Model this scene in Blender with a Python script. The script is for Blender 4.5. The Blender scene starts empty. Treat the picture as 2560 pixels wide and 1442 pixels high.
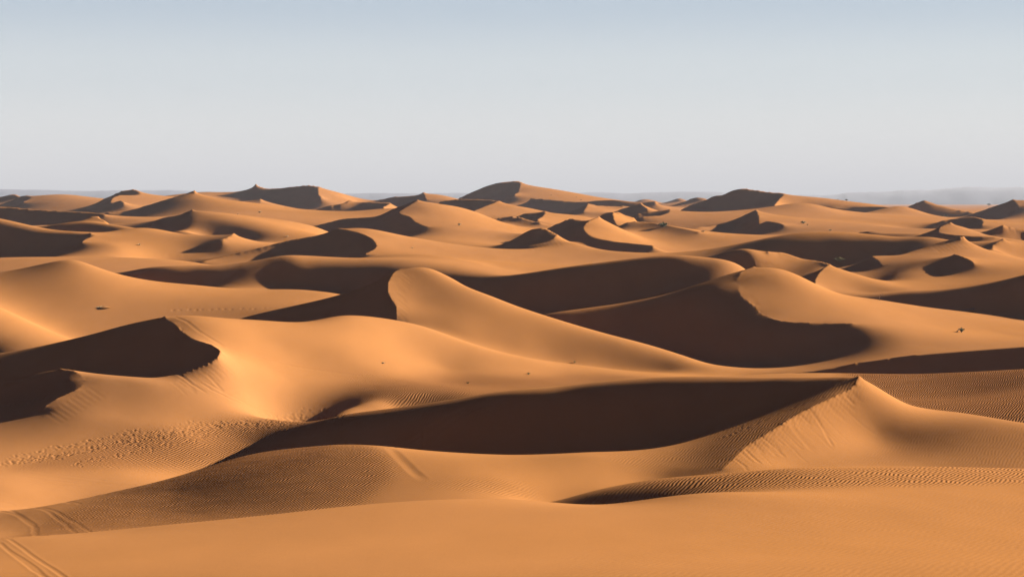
import bpy, math, random
import numpy as np

QUALITY = 'final'
HAZE = 1.2e-4
C = bpy.context.scene.collection
scene = bpy.context.scene
R = math.radians

# ------------------------------------------------------------------ camera
F, CX, VH, CAM_H = 4267.0, 1280.0, 505.0, 16.0
cam_data = bpy.data.cameras.new('camera')
cam = bpy.data.objects.new('camera', cam_data)
C.objects.link(cam)
cam.location = (0, 0, CAM_H)
cam.rotation_euler = (R(90), 0, 0)
cam_data.sensor_width = 36.0
cam_data.lens = 36.0 * F / 2560.0
cam_data.shift_y = -(721.0 - VH) / 2560.0
cam_data.clip_start = 0.5
cam_data.clip_end = 200000.0
scene.camera = cam

# ------------------------------------------------------------------ sky and sun
EXPOSURE = 2.95
SKY_RAMP = [(0.0, (.80, .80, .76)), (1.0, (.008, .010, .10)), (.035, (.69, .72, .72)), (.075, (.56, .63, .675)), (.118, (.39, .49, .60)), (.20, (.08, .10, .26)), (.38, (.010, .011, .17))]
SAND_A, SAND_B = (0.208, 0.092, 0.034), (0.214, 0.091, 0.028)
SUN_AZ, SUN_EL = 30.0, 16.0      # degrees beyond the right-hand side, degrees above the horizon
world = bpy.data.worlds.new('World')
scene.world = world
world.use_nodes = True
nt = world.node_tree
bg = nt.nodes['Background']
N, K = nt.nodes.new, nt.links.new
sky = N('ShaderNodeTexSky')
sky.sky_type = 'NISHITA'
sky.sun_disc = False
sky.sun_elevation = R(SUN_EL)
sky.sun_rotation = R(90 - SUN_AZ)
sky.dust_density = 0.5
# dry desert air: pale grey at the horizon, blue above, deep blue overhead; the Nishita sky is mixed in for the sunward side
tc = N('ShaderNodeTexCoord'); sep = N('ShaderNodeSeparateXYZ'); ramp = N('ShaderNodeValToRGB')
K(tc.outputs['Generated'], sep.inputs[0]); K(sep.outputs['Z'], ramp.inputs[0])
ramp.color_ramp.interpolation = 'EASE'
for i, (p, c) in enumerate(SKY_RAMP):
    e = ramp.color_ramp.elements[i] if i < 2 else ramp.color_ramp.elements.new(p)
    e.position = p; e.color = (*c, 1)
sc_ = N('ShaderNodeVectorMath'); sc_.operation = 'SCALE'; sc_.inputs[3].default_value = 10.0 / 2 ** EXPOSURE
mix = N('ShaderNodeMix'); mix.data_type = 'RGBA'; mix.inputs[0].default_value = 0.02
K(ramp.outputs[0], sc_.inputs[0]); K(sc_.outputs[0], mix.inputs[6]); K(sky.outputs[0], mix.inputs[7])
K(mix.outputs[2], bg.inputs[0])
bg.inputs[1].default_value = 0.1
sun_data = bpy.data.lights.new('sun', 'SUN')
sun = bpy.data.objects.new('sun', sun_data)
C.objects.link(sun)
sun_data.energy = 4.65
sun_data.angle = R(0.53)
sun_data.color = (1.0, 0.92, 0.78)
sun_dir = np.array([math.cos(R(SUN_AZ)) * math.cos(R(SUN_EL)), math.sin(R(SUN_AZ)) * math.cos(R(SUN_EL)), math.sin(R(SUN_EL))])
from mathutils import Vector
sun.rotation_euler = Vector(-sun_dir).to_track_quat('-Z', 'Y').to_euler()
sun.location = (60, 40, 60)
scene.view_settings.view_transform = 'Standard'
scene.view_settings.look = 'None'
scene.view_settings.exposure = EXPOSURE
scene.view_settings.gamma = 1.0
scene.cycles.use_denoising = True
scene.cycles.max_bounces = 6
scene.cycles.diffuse_bounces = 1

# ------------------------------------------------------------------ dune survey
# Every line is a crest, ridge or foot of a dune, surveyed as (bearing, dip, distance):
# bearing and dip in 1/4267 rad steps, distance in metres.
# kind 'c' = sharp crest, 's' = rounded ridge or slope; lee = length in metres of the slip face on the side away from the sun
LINES = []
def line(pts, kind='s', lee=0.0, ang=27.0, back=0.0, bang=10.0, w=1.0):
    LINES.append((np.array(pts, float), kind, lee, ang, back, bang, w))
def spots(pts, w=0.5):
    for p in pts:
        LINES.append((np.array([p], float), 's', 0, 0, 0, 0, w))

# --- foreground dune
line([(-420,1398,50),(0,1345,50),(215,1330,52),(430,1310,53),(640,1290,54),(860,1265,56),(1000,1254,57),(1140,1247,58),(1280,1247,59),(1380,1255,60),(1500,1262,60.3),(1560,1259,60.5)],'s',back=6,bang=22)
line([(1560,1259,60.5),(1640,1247,60),(1720,1237,59.4),(1780,1231,59.1)],'s',back=4,bang=13)
line([(-420,1505,34),(0,1500,34),(640,1480,33),(1280,1470,32),(1900,1460,31),(2560,1450,31),(2980,1450,31)],w=.5)
line([(-420,1900,14),(1280,1900,14),(2980,1900,14)],w=.3)
line([(1375,1256,74),(1500,1222,73),(1640,1197,73),(1750,1187,72.5),(1850,1180,72),(2000,1168,72),(2200,1165,73),(2400,1167,74),(2560,1170,75),(2980,1180,76)],back=5,bang=18)
# --- rippled dune in front of the big dark slope
line([(60,1275,84.8),(270,1232,88.6),(380,1207,88.7),(470,1182,89.5),(560,1152,91.7),(640,1133,93),(720,1122,92.9),(800,1114,92.4),(860,1110,91.7),(950,1114,90),(1000,1119,90),(1100,1128,90),(1260,1136,90),(1380,1134,90),(1500,1128,90)],back=6,bang=16)
spots([(860,1180,83.4),(860,1240,78.4),(1280,1200,81),(1280,1240,78.4),(1700,1150,86),(1700,1185,81.6),(640,1230,81.8),(640,1280,78.2),(430,1290,80.4),(430,1240,84.8),(100,1300,82.1),(0,1200,96.4),(0,1330,79.6),(1500,1180,85)])
# --- big dark slope and its slip face
line([(840,1040,113.5),(1000,1020,110.8),(1100,1005,109.3),(1260,985,108),(1400,970,108.3),(1500,958,108),(1600,949,107.6),(1700,945,106.7),(1900,945,104.8),(1980,944,103)],'s',lee=10,ang=24,back=8,bang=12)
line([(1980,944,103),(2060,942,101),(2125,938,99.5),(2148,938,98.7)],'s',lee=4,ang=17,back=8,bang=12)
line([(2148,938,98.7),(2144,952,98),(2125,972,97),(2080,993,95.5),(2000,1032,93),(1930,1075,90.5),(1870,1112,88.5),(1830,1150,86),(1805,1172,84.5)],'c',lee=5,ang=12)
line([(2150,937,98.8),(2180,958,99.5),(2220,985,100),(2260,1008,101.5),(2300,1021,103),(2400,1031,101),(2560,1057,97),(2800,1090,92),(2980,1110,91)],back=6,bang=18)
line([(2200,1090,94.8),(2100,1130,90.5),(1960,1165,86.6)],w=.5)
spots([(2400,1100,91.8),(2400,1150,87.3),(2560,1110,89.6),(2560,1160,84.7),(2100,1160,85.5),(1900,1180,83)])
spots([(0,1160,102.9),(0,1080,112.8),(0,1030,119.5),(300,1095,111.4),(300,1180,103.5),(600,1055,116.4),(600,1120,114.5),(560,1140,111.5),(640,1090,115.5),(500,1160,109),(300,1045,116),(450,1070,113)])
# --- small dune at left
line([(-300,1030,131),(-150,1005,130),(0,968,128.5),(60,945,127),(100,930,126),(150,922,125)],'s',lee=4,ang=22,back=4,bang=12)
line([(150,922,125),(185,926,124.5),(212,950,122.5),(195,972,120.5)],'c',lee=4,ang=22)
line([(195,972,120.5),(150,992,119),(112,1015,117.5),(105,1035,116.5)],'c')
line([(150,922,125),(250,934,125.3),(330,941,125.2),(390,945,124.8)],back=3,bang=12)
spots([(300,970,122),(300,1000,119),(300,1045,114.5),(200,1038,115),(230,985,119.5),(500,1020,119.3),(700,1025,119.8),(50,1012,119.5)])
# --- crescent dune at left
line([(-300,915,156),(-150,900,155),(0,882,153),(100,866,151),(180,850,149),(250,830,146)],'s',lee=8,ang=12,back=8,bang=12)
line([(250,830,146),(330,808,143),(410,791,140)],'s',lee=8,ang=22,back=8,bang=12)
line([(410,791,140),(440,815,137),(480,845,134),(530,862,131),(552,876,129)],'c',lee=7,ang=27)
line([(552,876,129),(545,892,127.5),(510,911,126.5),(450,933,125.5),(392,944,125)],'c')
line([(410,791,140),(470,788,141),(560,795,143),(650,800,146),(740,806,149),(790,800,151),(850,787,154),(900,789,157),(985,800,160),(1060,815,161),(1100,830,160),(1200,865,158),(1300,890,158),(1400,905,160),(1560,925,160),(1700,935,160)],back=5,bang=10)
spots([(700,880,138.8),(700,950,132.3),(900,900,140),(900,960,136),(1200,920,146),(620,900,130.7),(780,1035,122),(1100,965,141),(1100,940,148),(1400,950,150.5),(1400,930,157.6)])
line([(605,972,125.3),(520,975,122.8),(440,968,122)],w=.5)
# --- rippled plain at right, dark band behind it
spots([(2560,1050,110),(2300,960,147),(2560,980,126),(2400,1000,133),(2800,1000,115)])
line([(1900,943,155),(2100,939,153.5),(2200,936,152),(2400,930,147),(2560,922,143),(2800,912,138),(2980,905,135)])
spots([(2500,857,172),(2300,874,170)])
line([(1950,935,162),(2050,926,161),(2150,906,161.5),(2300,886,162),(2400,878,162),(2560,866,162),(2800,850,162),(2980,842,162)],'r',lee=5,ang=27)
# --- large dune at right with the lit fan
line([(1360,786,189),(1400,781,189),(1470,770,190),(1540,760,191),(1620,745,192),(1700,725,193),(1760,705,194)],'s',lee=10,ang=22,back=5,bang=15)
line([(1760,705,194),(1800,690,195.5),(1850,675,197),(1885,668,198)],back=5,bang=15)
line([(1885,668,198),(1920,667,198.5),(1960,672,199),(2000,690,199),(2040,713,199.5),(2100,735,201),(2160,743,203),(2300,766,207),(2450,786,209),(2560,799,209),(2980,825,209)],back=6,bang=15)
line([(1885,668,198),(1860,677,196),(1848,688,194),(1843,705,192),(1846,725,189.5),(1862,746,187),(1887,763,185)],'c',lee=5,ang=17)
line([(1887,763,185),(1905,785,182),(1960,803,178),(2060,808,177),(2130,808,176)],'r',lee=7,ang=29)
line([(2130,808,176),(2165,815,175),(2200,828,174),(2235,838,172.5)],'s')
spots([(1905,705,195),(1925,735,191)])
spots([(1800,905,172),(1950,911,170),(2100,900,170),(1700,890,175),(1550,840,182),(1650,870,183.5),(1700,900,172.8),(1830,915,167),(1900,925,163)])
spots([(2100,780,184),(2300,800,190),(2300,850,172),(2500,840,183),(2560,850,176),(2250,870,167.5)])
# --- main dune
line([(590,796,187),(680,775,186),(770,755,186),(850,735,186),(920,710,186.3),(970,690,187),(1000,676,188),(1045,665,189)],'s',lee=9,ang=26,back=5,bang=18)
line([(1000,674,187.5),(985,680,184.5),(974,697,181),(968,717,178),(972,737,175.5),(985,757,173),(991,772,171),(989,798,168.5)],'c',lee=7,ang=30)
line([(1045,665,189),(1070,668,188.7),(1100,680,187.5),(1140,702,186),(1200,730,183.5),(1280,762,180),(1346,784,178),(1444,815,176),(1560,847,174),(1629,866,174),(1720,890,171),(1780,915,168)],back=6,bang=20)
spots([(1035,700,183),(1042,730,179),(1047,770,174.5),(1150,800,167),(1200,850,161.5),(1300,840,167),(1450,880,166),(1600,910,163),(1690,905,166)])
# --- left middle dunes
line([(-300,695,228),(0,681,228),(60,673,227),(100,662,225),(150,655,223),(183,643,222)],back=6,bang=12)
line([(183,643,222),(205,652,222),(240,670,221),(280,685,221),(340,697,222),(400,707,223),(480,713,225),(560,720,227),(640,722,228),(740,722,227),(800,727,224),(860,735,220)],back=3,bang=10)
spots([(185,720,207),(0,740,203),(400,745,208),(0,765,197),(300,766,203),(560,765,204),(680,772,199),(100,795,195),(250,820,190)])
line([(-300,650,190),(0,768,185),(60,795,183),(120,825,181),(185,849,178)],back=4,bang=15)
spots([(0,850,165),(60,850,168)])
line([(340,681,232),(425,673,232.5),(500,671,233),(575,666,234),(640,658,235),(690,645,236.5),(737,634,237.5)],'s',lee=10,ang=32,back=9,bang=4)
line([(737,634,237.5),(752,656,236.3),(780,671,235.5),(840,676,234),(920,677,232),(985,676,230),(1105,684,228),(1190,691,225),(1280,687,222)],'s',lee=7,ang=25)
line([(1280,687,222),(1380,672,220),(1450,662,219),(1550,650,219),(1640,640,219),(1690,637,219),(1740,640,219.5),(1800,648,220),(1860,656,222)],'s',lee=14,ang=23,back=5,bang=14)
line([(890,647,262),(940,639,261),(1015,635,259),(1115,640,256),(1190,655,250),(1280,680,235)],back=4,bang=6)
spots([(850,662,250)])
# --- dark hill in the middle
line([(500,655,300),(560,640,305),(640,621,308),(715,602,311),(802,586,313),(845,570,315)],'r',lee=10,ang=25,back=6,bang=12)
line([(845,570,315),(890,580,310),(925,593,304),(940,608,298),(941,616,294),(930,626,289),(912,634,285)],'c',lee=10,ang=27)
line([(845,570,315),(885,567,316),(920,570,318),(970,582,322),(1010,590,325),(1050,598,328)],back=5,bang=12)
spots([(1000,620,300),(1100,640,275)])
line([(1045,500,440),(1025,512,435),(997,532,425),(1022,541,418),(1040,556,410),(1067,567,402)],'c',lee=14,ang=27)
line([(765,570,465),(865,546,460),(940,541,455),(990,520,450),(1045,500,440)],'s',lee=12,ang=25)
line([(1045,500,440),(1070,502,442),(1090,509,445),(1130,512,450),(1170,525,455),(1240,545,460),(1280,562,460)],back=8,bang=14)
line([(1067,567,402),(1100,588,385),(1150,607,365),(1180,617,355)])
spots([(1150,560,410),(1250,610,345)])
line([(1240,617,349),(1280,600,351),(1305,585,352),(1330,572,352),(1355,569,352)],'s',lee=7,ang=26,back=5,bang=12)
line([(1355,569,352),(1375,575,351),(1392,585,349),(1390,590,346),(1380,597,344),(1355,607,342),(1317,615,340)],'c',lee=7,ang=26)
line([(1394,585,349),(1417,595,348),(1455,607,340),(1505,622,328),(1577,630,318)],back=4,bang=14)
spots([(1350,650,300),(1450,640,312),(1300,660,285)])
line([(1497,542,375),(1475,551,370),(1461,562,366),(1459,571,362),(1470,585,356),(1492,595,352),(1542,604,347),(1605,610,343),(1634,614,340)],'c',lee=8,ang=27)
line([(1497,542,375),(1530,559,378),(1605,595,375),(1655,625,350),(1690,635,335)],back=4,bang=10)
line([(1372,570,389),(1405,555,388),(1430,547,387),(1467,551,385),(1497,542,378)],'s',lee=10,ang=25,back=5,bang=12)
line([(1785,640,248),(1830,626,247),(1872,612,245)],'s',lee=5,ang=24,back=4,bang=10)
line([(1872,612,245),(1895,621,246),(1920,629,248)],back=3,bang=10)
line([(1920,629,248),(1960,632,250),(2007,647,250),(2040,652,249),(2072,659,247)],'r',lee=13,ang=30,back=3,bang=10)
line([(2074,660,240),(2058,672,236),(2042,690,230),(2037,705,226),(2042,715,222)],'c',lee=6,ang=28)
line([(2074,660,240),(2090,667,241),(2160,690,238),(2240,712,232),(2305,728,224)],back=3,bang=6)
line([(2142,740,222),(2195,738,222),(2305,728,222),(2370,724,222),(2495,705,221),(2560,690,220),(2800,640,218),(2980,620,217)],'s',lee=6,ang=26,back=4,bang=8)
spots([(2400,760,208),(2560,770,206),(2100,720,225)])
line([(2222,685,251),(2295,664,255),(2345,647,257),(2387,636,258)],'s',lee=7,ang=26)
line([(2387,636,258),(2400,638,257),(2415,645,255),(2434,654,252)],'c',lee=6,ang=25)
spots([(2500,690,245),(2300,692,245)])
line([(2180,640,272),(2242,638,276),(2290,625,282),(2345,607,284),(2410,590,285)],'c',lee=3,ang=25,back=4,bang=14)
line([(2410,590,285),(2445,610,288),(2500,630,290),(2560,647,290),(2800,680,290)],back=4,bang=14)
line([(2180,640,272),(2195,650,268),(2205,662,263)],'c',lee=4,ang=24)
line([(1900,624,305),(1920,620,305),(1982,610,305),(2045,604,306),(2132,599,307),(2245,596,308),(2295,591,309),(2340,583,310)],'s',lee=10,ang=25)
spots([(2100,660,272)])
line([(2377,557,335),(2350,567,331),(2347,580,325),(2360,584,322),(2395,588,320),(2487,592,318)],'c',lee=6,ang=26)
line([(2377,557,335),(2407,565,338),(2445,580,336),(2487,592,320)],back=4,bang=12)
line([(2457,579,348),(2482,570,350),(2505,557,350),(2530,566,351),(2560,571,352),(2750,592,352)],'s',lee=7,ang=25)
line([(2510,596,300),(2482,612,296),(2481,622,292),(2505,631,288)],'c',lee=5,ang=26)
line([(2510,596,300),(2560,607,303),(2700,630,303)])
# --- upper left
line([(-300,545,330),(0,550,330),(25,554,330),(75,567,328),(112,579,325),(150,582,322),(185,583,319),(225,582,317)],'s',lee=9,ang=25)
line([(225,582,317),(235,589,315),(215,597,310),(205,605,306)],'c',lee=8,ang=26)
line([(235,589,315),(250,598,312),(290,612,303)])
spots([(300,620,300),(100,650,268),(250,650,270),(400,650,275),(0,640,275)])
line([(115,575,352),(150,560,355),(187,554,357),(215,551,358),(250,555,355),(287,562,350),(317,570,345)],'q',lee=9,ang=27)
line([(200,553,364),(237,540,368),(250,546,366),(264,553,362)],'c',lee=3,ang=24,back=5,bang=12)
line([(240,587,330),(275,577,333),(312,571,334),(350,568,335),(387,570,336),(412,576,336),(465,590,338)],back=4,bang=12)
spots([(380,605,312)])
line([(585,584,320),(570,593,316),(550,601,313)],'c')
line([(475,587,327),(520,588,325),(585,584,320)])
line([(585,584,320),(610,595,322),(640,601,322),(680,610,322)],back=3,bang=10)
line([(372,566,395),(390,550,398),(420,541,400),(445,539,400),(462,532,400),(480,526,400)],'s',lee=9,ang=25)
line([(480,526,400),(500,526,401),(550,532,404),(640,542,410),(740,555,412),(820,573,412)],back=6,bang=8)
line([(480,528,399),(480,535,394),(475,550,385),(465,570,372),(467,586,360)],'q',lee=8,ang=25)
line([(500,550,388),(537,549,385),(570,550,385),(595,558,383),(615,570,380),(650,577,378),(680,582,376)],'q',lee=11,ang=25)
line([(262,531,545),(325,525,550),(375,511,552),(425,496,555),(462,485,558),(485,478,560)],'c',lee=18,ang=25,back=10,bang=14)
line([(485,478,560),(500,481,560),(525,494,560),(575,501,560),(640,507,562),(715,520,565),(790,526,565),(865,529,562),(915,526,555),(965,521,548),(987,517,540)],back=8,bang=12)
spots([(600,530,500),(560,550,460),(700,555,450)])
line([(-300,510,482),(0,516,480),(50,520,478),(100,524,476),(150,527,474),(225,531,470),(262,536,465)],'s',lee=14,ang=23)
spots([(100,556,415)])
line([(-60,500,850),(0,492,850),(34,485,850),(50,492,845)],'c',lee=10,ang=25,back=15,bang=10)
line([(12,507,805),(35,499,802),(50,491,800),(67,489,800)],'s',lee=12,ang=26)
line([(67,489,800),(77,491,798),(76,497,790),(57,505,780)],'c',lee=14,ang=26)
line([(77,491,798),(100,487,805),(140,486,808),(175,485,810),(187,487,810),(225,495,812),(260,497,812)],back=20,bang=10)
line([(257,497,720),(287,484,722),(310,476,724),(330,474,724)],'s',lee=14,ang=26,back=12,bang=15)
line([(330,474,724),(342,475,722),(350,482,716),(349,487,710)],'c',lee=7,ang=26)
line([(345,488,708),(300,488,702),(282,495,690),(275,506,675)],'c',lee=12,ang=26)
line([(350,482,716),(367,486,722),(400,487,725),(425,492,728),(450,489,732)],back=12,bang=12)
line([(308,504,665),(300,502,668),(287,506,670)],'c',lee=8,ang=25)
line([(492,477,900),(537,479,900),(587,479,900),(620,471,900),(640,463,900)],back=20,bang=14)
line([(640,463,900),(657,470,898),(677,472,895),(715,469,890),(765,464,885),(797,467,880)],'s',lee=26,ang=22,back=20,bang=14)
line([(797,467,880),(795,477,868),(796,486,855),(800,491,845)],'c',lee=28,ang=26)
line([(797,467,880),(840,477,882),(877,487,885),(915,497,888),(940,503,888)],back=15,bang=14)
line([(600,503,762),(640,496,760),(652,497,760),(680,507,762),(715,518,765)],back=6,bang=10)
line([(652,497,760),(650,506,750)],'c',lee=8,ang=25)
line([(785,523,645),(827,512,648),(860,507,650),(875,499,655)],'c',lee=18,ang=25)
line([(875,499,655),(890,505,655),(927,505,652),(975,507,648),(957,518,630)],'c',lee=18,ang=25)
line([(945,499,884),(990,490,882),(1040,489,880),(1059,481,880)],'s',lee=16,ang=25,back=15,bang=10)
line([(1059,481,880),(1062,490,870),(1065,498,862)],'c',lee=14,ang=26)
line([(1059,481,880),(1080,484,884),(1102,484,885),(1127,491,886),(1145,496,886)],back=15,bang=12)
line([(1150,495,950),(1177,482,950),(1210,467,950),(1240,457,950),(1265,453,950),(1280,452,950),(1298,453,948)],'s',lee=24,ang=25,back=25,bang=18)
line([(1298,453,948),(1304,458,944),(1299,467,932),(1296,480,915),(1285,487,900)],'c',lee=28,ang=26)
line([(1304,458,944),(1330,464,948),(1380,472,945),(1430,481,942),(1480,491,940),(1522,498,938),(1600,506,930)],back=20,bang=14)
line([(1247,502,640),(1230,509,632),(1205,519,620),(1185,527,608),(1192,536,595)],'c',lee=18,ang=26)
line([(1247,502,640),(1280,513,640),(1340,520,640)],back=6,bang=8)
line([(1100,503,660),(1150,498,655),(1200,498,650),(1247,502,640)],'s',lee=14,ang=25)
line([(1327,495,830),(1380,499,825),(1430,504,820),(1455,505,818),(1495,501,815),(1530,499,815),(1555,500,815),(1605,505,815),(1640,502,815)],'s',lee=22,ang=24)
line([(1440,522,680),(1470,510,680),(1500,513,682),(1580,516,685)],'s',lee=6,ang=24)
line([(1470,510,680),(1460,527,650)],'c',lee=10,ang=25)
line([(1545,524,642),(1575,515,642),(1602,508,640)],'s',lee=8,ang=24)
line([(1602,508,640),(1606,513,632),(1618,521,622)],'c',lee=10,ang=25)
line([(1587,533,542),(1630,527,545),(1676,523,545)],'s',lee=8,ang=24)
line([(1676,523,545),(1672,531,535),(1645,539,525),(1595,541,520)],'c',lee=9,ang=25)
line([(1676,523,545),(1700,527,550),(1720,533,550)])
line([(1534,529,450),(1532,537,442),(1536,552,428),(1542,563,415)],'c',lee=8,ang=26)
line([(1497,541,450),(1515,533,452),(1534,529,450),(1547,529,452),(1562,537,452),(1585,543,452)],'s',lee=4,ang=20)
line([(1548,564,407),(1567,555,409),(1587,552,410),(1605,556,409)],'s',lee=6,ang=25)
line([(1605,554,411),(1655,560,398),(1705,570,392),(1747,579,388)],'s',lee=4,ang=16)
line([(1235,546,468),(1250,541,470),(1275,536,470),(1297,541,468),(1320,549,465),(1352,554,460)],'s',lee=10,ang=25)
line([(1295,540,522),(1310,533,525),(1364,528,525)],'s',lee=8,ang=24)
line([(1364,528,525),(1362,534,518),(1356,541,508),(1343,549,495)],'c',lee=10,ang=26)
line([(1364,528,525),(1395,534,528),(1460,537,530)])
line([(1705,520,715),(1740,508,720),(1767,499,722),(1780,491,722),(1792,489,722),(1802,491,720),(1825,479,720),(1840,474,720),(1857,472,720),(1880,474,718),(1920,479,714),(1945,481,712)],'s',lee=20,ang=25,back=15,bang=15)
line([(1945,481,712),(1960,485,708),(1947,499,690),(1936,513,672)],'c',lee=22,ang=26)
line([(1960,485,708),(2020,491,712),(2070,496,714),(2120,505,716),(2170,510,716),(2232,515,715)],back=15,bang=12)
line([(1725,496,1000),(1740,491,1000),(1757,492,1000),(1770,498,1000)],'s',lee=12,ang=24,back=10,bang=15)
line([(1675,502,1400),(1697,494,1400),(1712,499,1400)],'s',lee=10,ang=24,back=10,bang=15)
line([(1590,502,1500),(1612,497,1500),(1640,502,1500)],'s',lee=10,ang=24,back=10,bang=15)
line([(1920,521,575),(1957,512,570),(1995,506,570),(2020,506,570),(2045,510,568),(2075,520,564),(2105,529,560),(2127,537,552),(2170,552,500),(2220,565,450),(2295,572,420),(2332,571,410)],back=5,bang=10)
line([(1725,569,470),(1787,560,480),(1842,546,488),(1890,524,490)],'s',lee=9,ang=24,back=4,bang=10)
line([(1890,524,490),(1895,535,478),(1896,548,462),(1898,560,448)],'c',lee=11,ang=26)
line([(1898,560,448),(1920,553,445),(1945,556,442),(1960,562,438)],'s',lee=8,ang=25)
line([(2170,532,632),(2207,521,640),(2245,512,640),(2257,510,640),(2270,515,641),(2295,526,640),(2320,535,636),(2377,543,620)],back=6,bang=14)
line([(2077,517,690),(2125,521,690),(2145,516,690),(2200,515,690),(2230,516,690)],'s',lee=17,ang=26)
line([(2272,514,738),(2295,504,740),(2310,497,740),(2325,502,740),(2345,509,740),(2395,522,740),(2435,530,735)],'s',lee=17,ang=25,back=10,bang=15)
line([(2435,530,678),(2457,525,678),(2495,512,680),(2520,504,680),(2532,499,680)],'s',lee=18,ang=25,back=10,bang=12)
line([(2532,499,680),(2539,506,672),(2546,515,662)],'c',lee=16,ang=26)
line([(2532,499,680),(2600,500,682),(2800,505,682)],back=10,bang=12)
line([(2320,569,466),(2345,555,470),(2377,546,472),(2420,542,472),(2445,543,470),(2457,550,465),(2456,560,455)],'s',lee=9,ang=25)
line([(2110,588,350),(2170,576,352),(2220,580,352),(2300,583,352)],'s',lee=5,ang=24)
spots([(580,500,800),(560,492,850),(640,715,230),(560,712,230),(720,715,230.5),(800,715,229)])
spots([(470,640,285),(400,625,300),(520,612,306)])
line([(840,1030,123.3),(880,1006,126.3),(940,992,127.6),(1000,984,128.8),(1080,980,130),(1170,983,130.5)],'q',lee=4.5,ang=29)
line([(850,1080,121),(920,1085,122.5),(1000,1085,123.5),(1100,1080,124)])


def floor_z(r):
    return np.interp(np.log(r), np.log([5, 13, 30, 60, 100, 160, 200, 250, 300, 500, 1000, 1500, 5000, 60000]),
                     [13, 11.5, 9, 3.5, 0.4, 0.8, 3.0, 4.8, 6.0, 8.5, 11.0, 9.5, 7, 0])

# ------------------------------------------------------------------ terrain solver (plate + membrane between the surveyed lines)
U0, U1 = -420.0, 2980.0
T0, T1 = math.log(13.0), math.log(2600.0)
SHD = np.array([-math.cos(R(SUN_AZ)), -math.sin(R(SUN_AZ))])

def resample(pts, step_u, step_t):
    if len(pts) == 1:
        return pts.copy()
    # centripetal-ish Catmull-Rom through the surveyed points
    P = np.vstack([2 * pts[0] - pts[1], pts, 2 * pts[-1] - pts[-2]])
    out = []
    for i in range(1, len(P) - 2):
        p0, p1, p2, p3 = P[i - 1], P[i], P[i + 1], P[i + 2]
        n = int(max(2, np.ceil(1.5 * max(abs(p2[0] - p1[0]) / step_u, abs(np.log(p2[2] / p1[2])) / step_t))))
        t = np.linspace(0, 1, n, endpoint=False)[:, None]
        m1 = (p2 - p0) * 0.5; m2 = (p3 - p1) * 0.5
        # limit tangents by the local chord so uneven spacing does not overshoot
        ch = np.abs(p2 - p1)
        m1 = np.sign(m1) * np.minimum(np.abs(m1), ch * 1.5); m2 = np.sign(m2) * np.minimum(np.abs(m2), ch * 1.5)
        h = (2*t**3 - 3*t**2 + 1) * p1 + (t**3 - 2*t**2 + t) * m1 + (-2*t**3 + 3*t**2) * p2 + (t**3 - t**2) * m2
        out.append(h)
    out.append(P[-2][None])
    return np.vstack(out)

def constraint_samples(su, st):
    """all surveyed samples as arrays: u, t, W, weight, crease"""
    A = []
    def add(u, r, z, w, c):
        u = np.atleast_1d(u); r = np.atleast_1d(r); z = np.atleast_1d(z)
        A.append(np.stack([u, np.log(r), z / r, np.full(u.shape, w) if np.isscalar(w) else w, np.full(u.shape, float(c))], 1))
    for pts, kind, lee, ang, back, bang, w in LINES:
        P = resample(pts, su, st)
        u, v, r = P.T
        z = CAM_H - r * (v - VH) / F
        add(u, r, z, 30.0 * w if kind in 'cr' else 6.0 * w, kind in 'cr' or (kind == 's' and lee > 0 and r.mean() > 330))
        x = (u - CX) / F * r
        if lee > 0 and len(pts) > 1:
            n = len(u)
            s = np.linspace(0, 1, n)
            taper = np.minimum(1.0, 0.4 + 6.0 * np.minimum(s, 1 - s))
            for fr in (0.35, 0.7, 1.0):
                D = lee * fr * taper
                a = ang * {'c': (1, 1, 1), 's': (.75, 1, 1), 'q': (.6, 1, 1), 'r': (.35, .75, 1)}[kind][0 if fr < .5 else 1 if fr < .9 else 2]
                x2 = x + SHD[0] * D; y2 = r + SHD[1] * D; z2 = z - D * math.tan(R(a))
                add(x2 / y2 * F + CX, y2, z2, 1.2, False)
        if back > 0 and lee == 0:
            add(u, r * 0.978, CAM_H - r * 0.978 * (v + 5 - VH) / F, 1.0, False)
        if back > 0:
            for fr in (0.5, 1.0):
                y2 = r + back * fr
                add(x / y2 * F + CX, y2, z - back * fr * math.tan(R(bang)) * (0.7 if fr < 1 else 1), 1.0, False)
    return np.vstack(A)

def lap(W, hs, ht):
    E = np.pad(W, 1, mode='edge')
    return (E[1:-1, 2:] + E[1:-1, :-2] - 2 * W) / hs**2 + (E[2:, 1:-1] + E[:-2, 1:-1] - 2 * W) / ht**2

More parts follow.
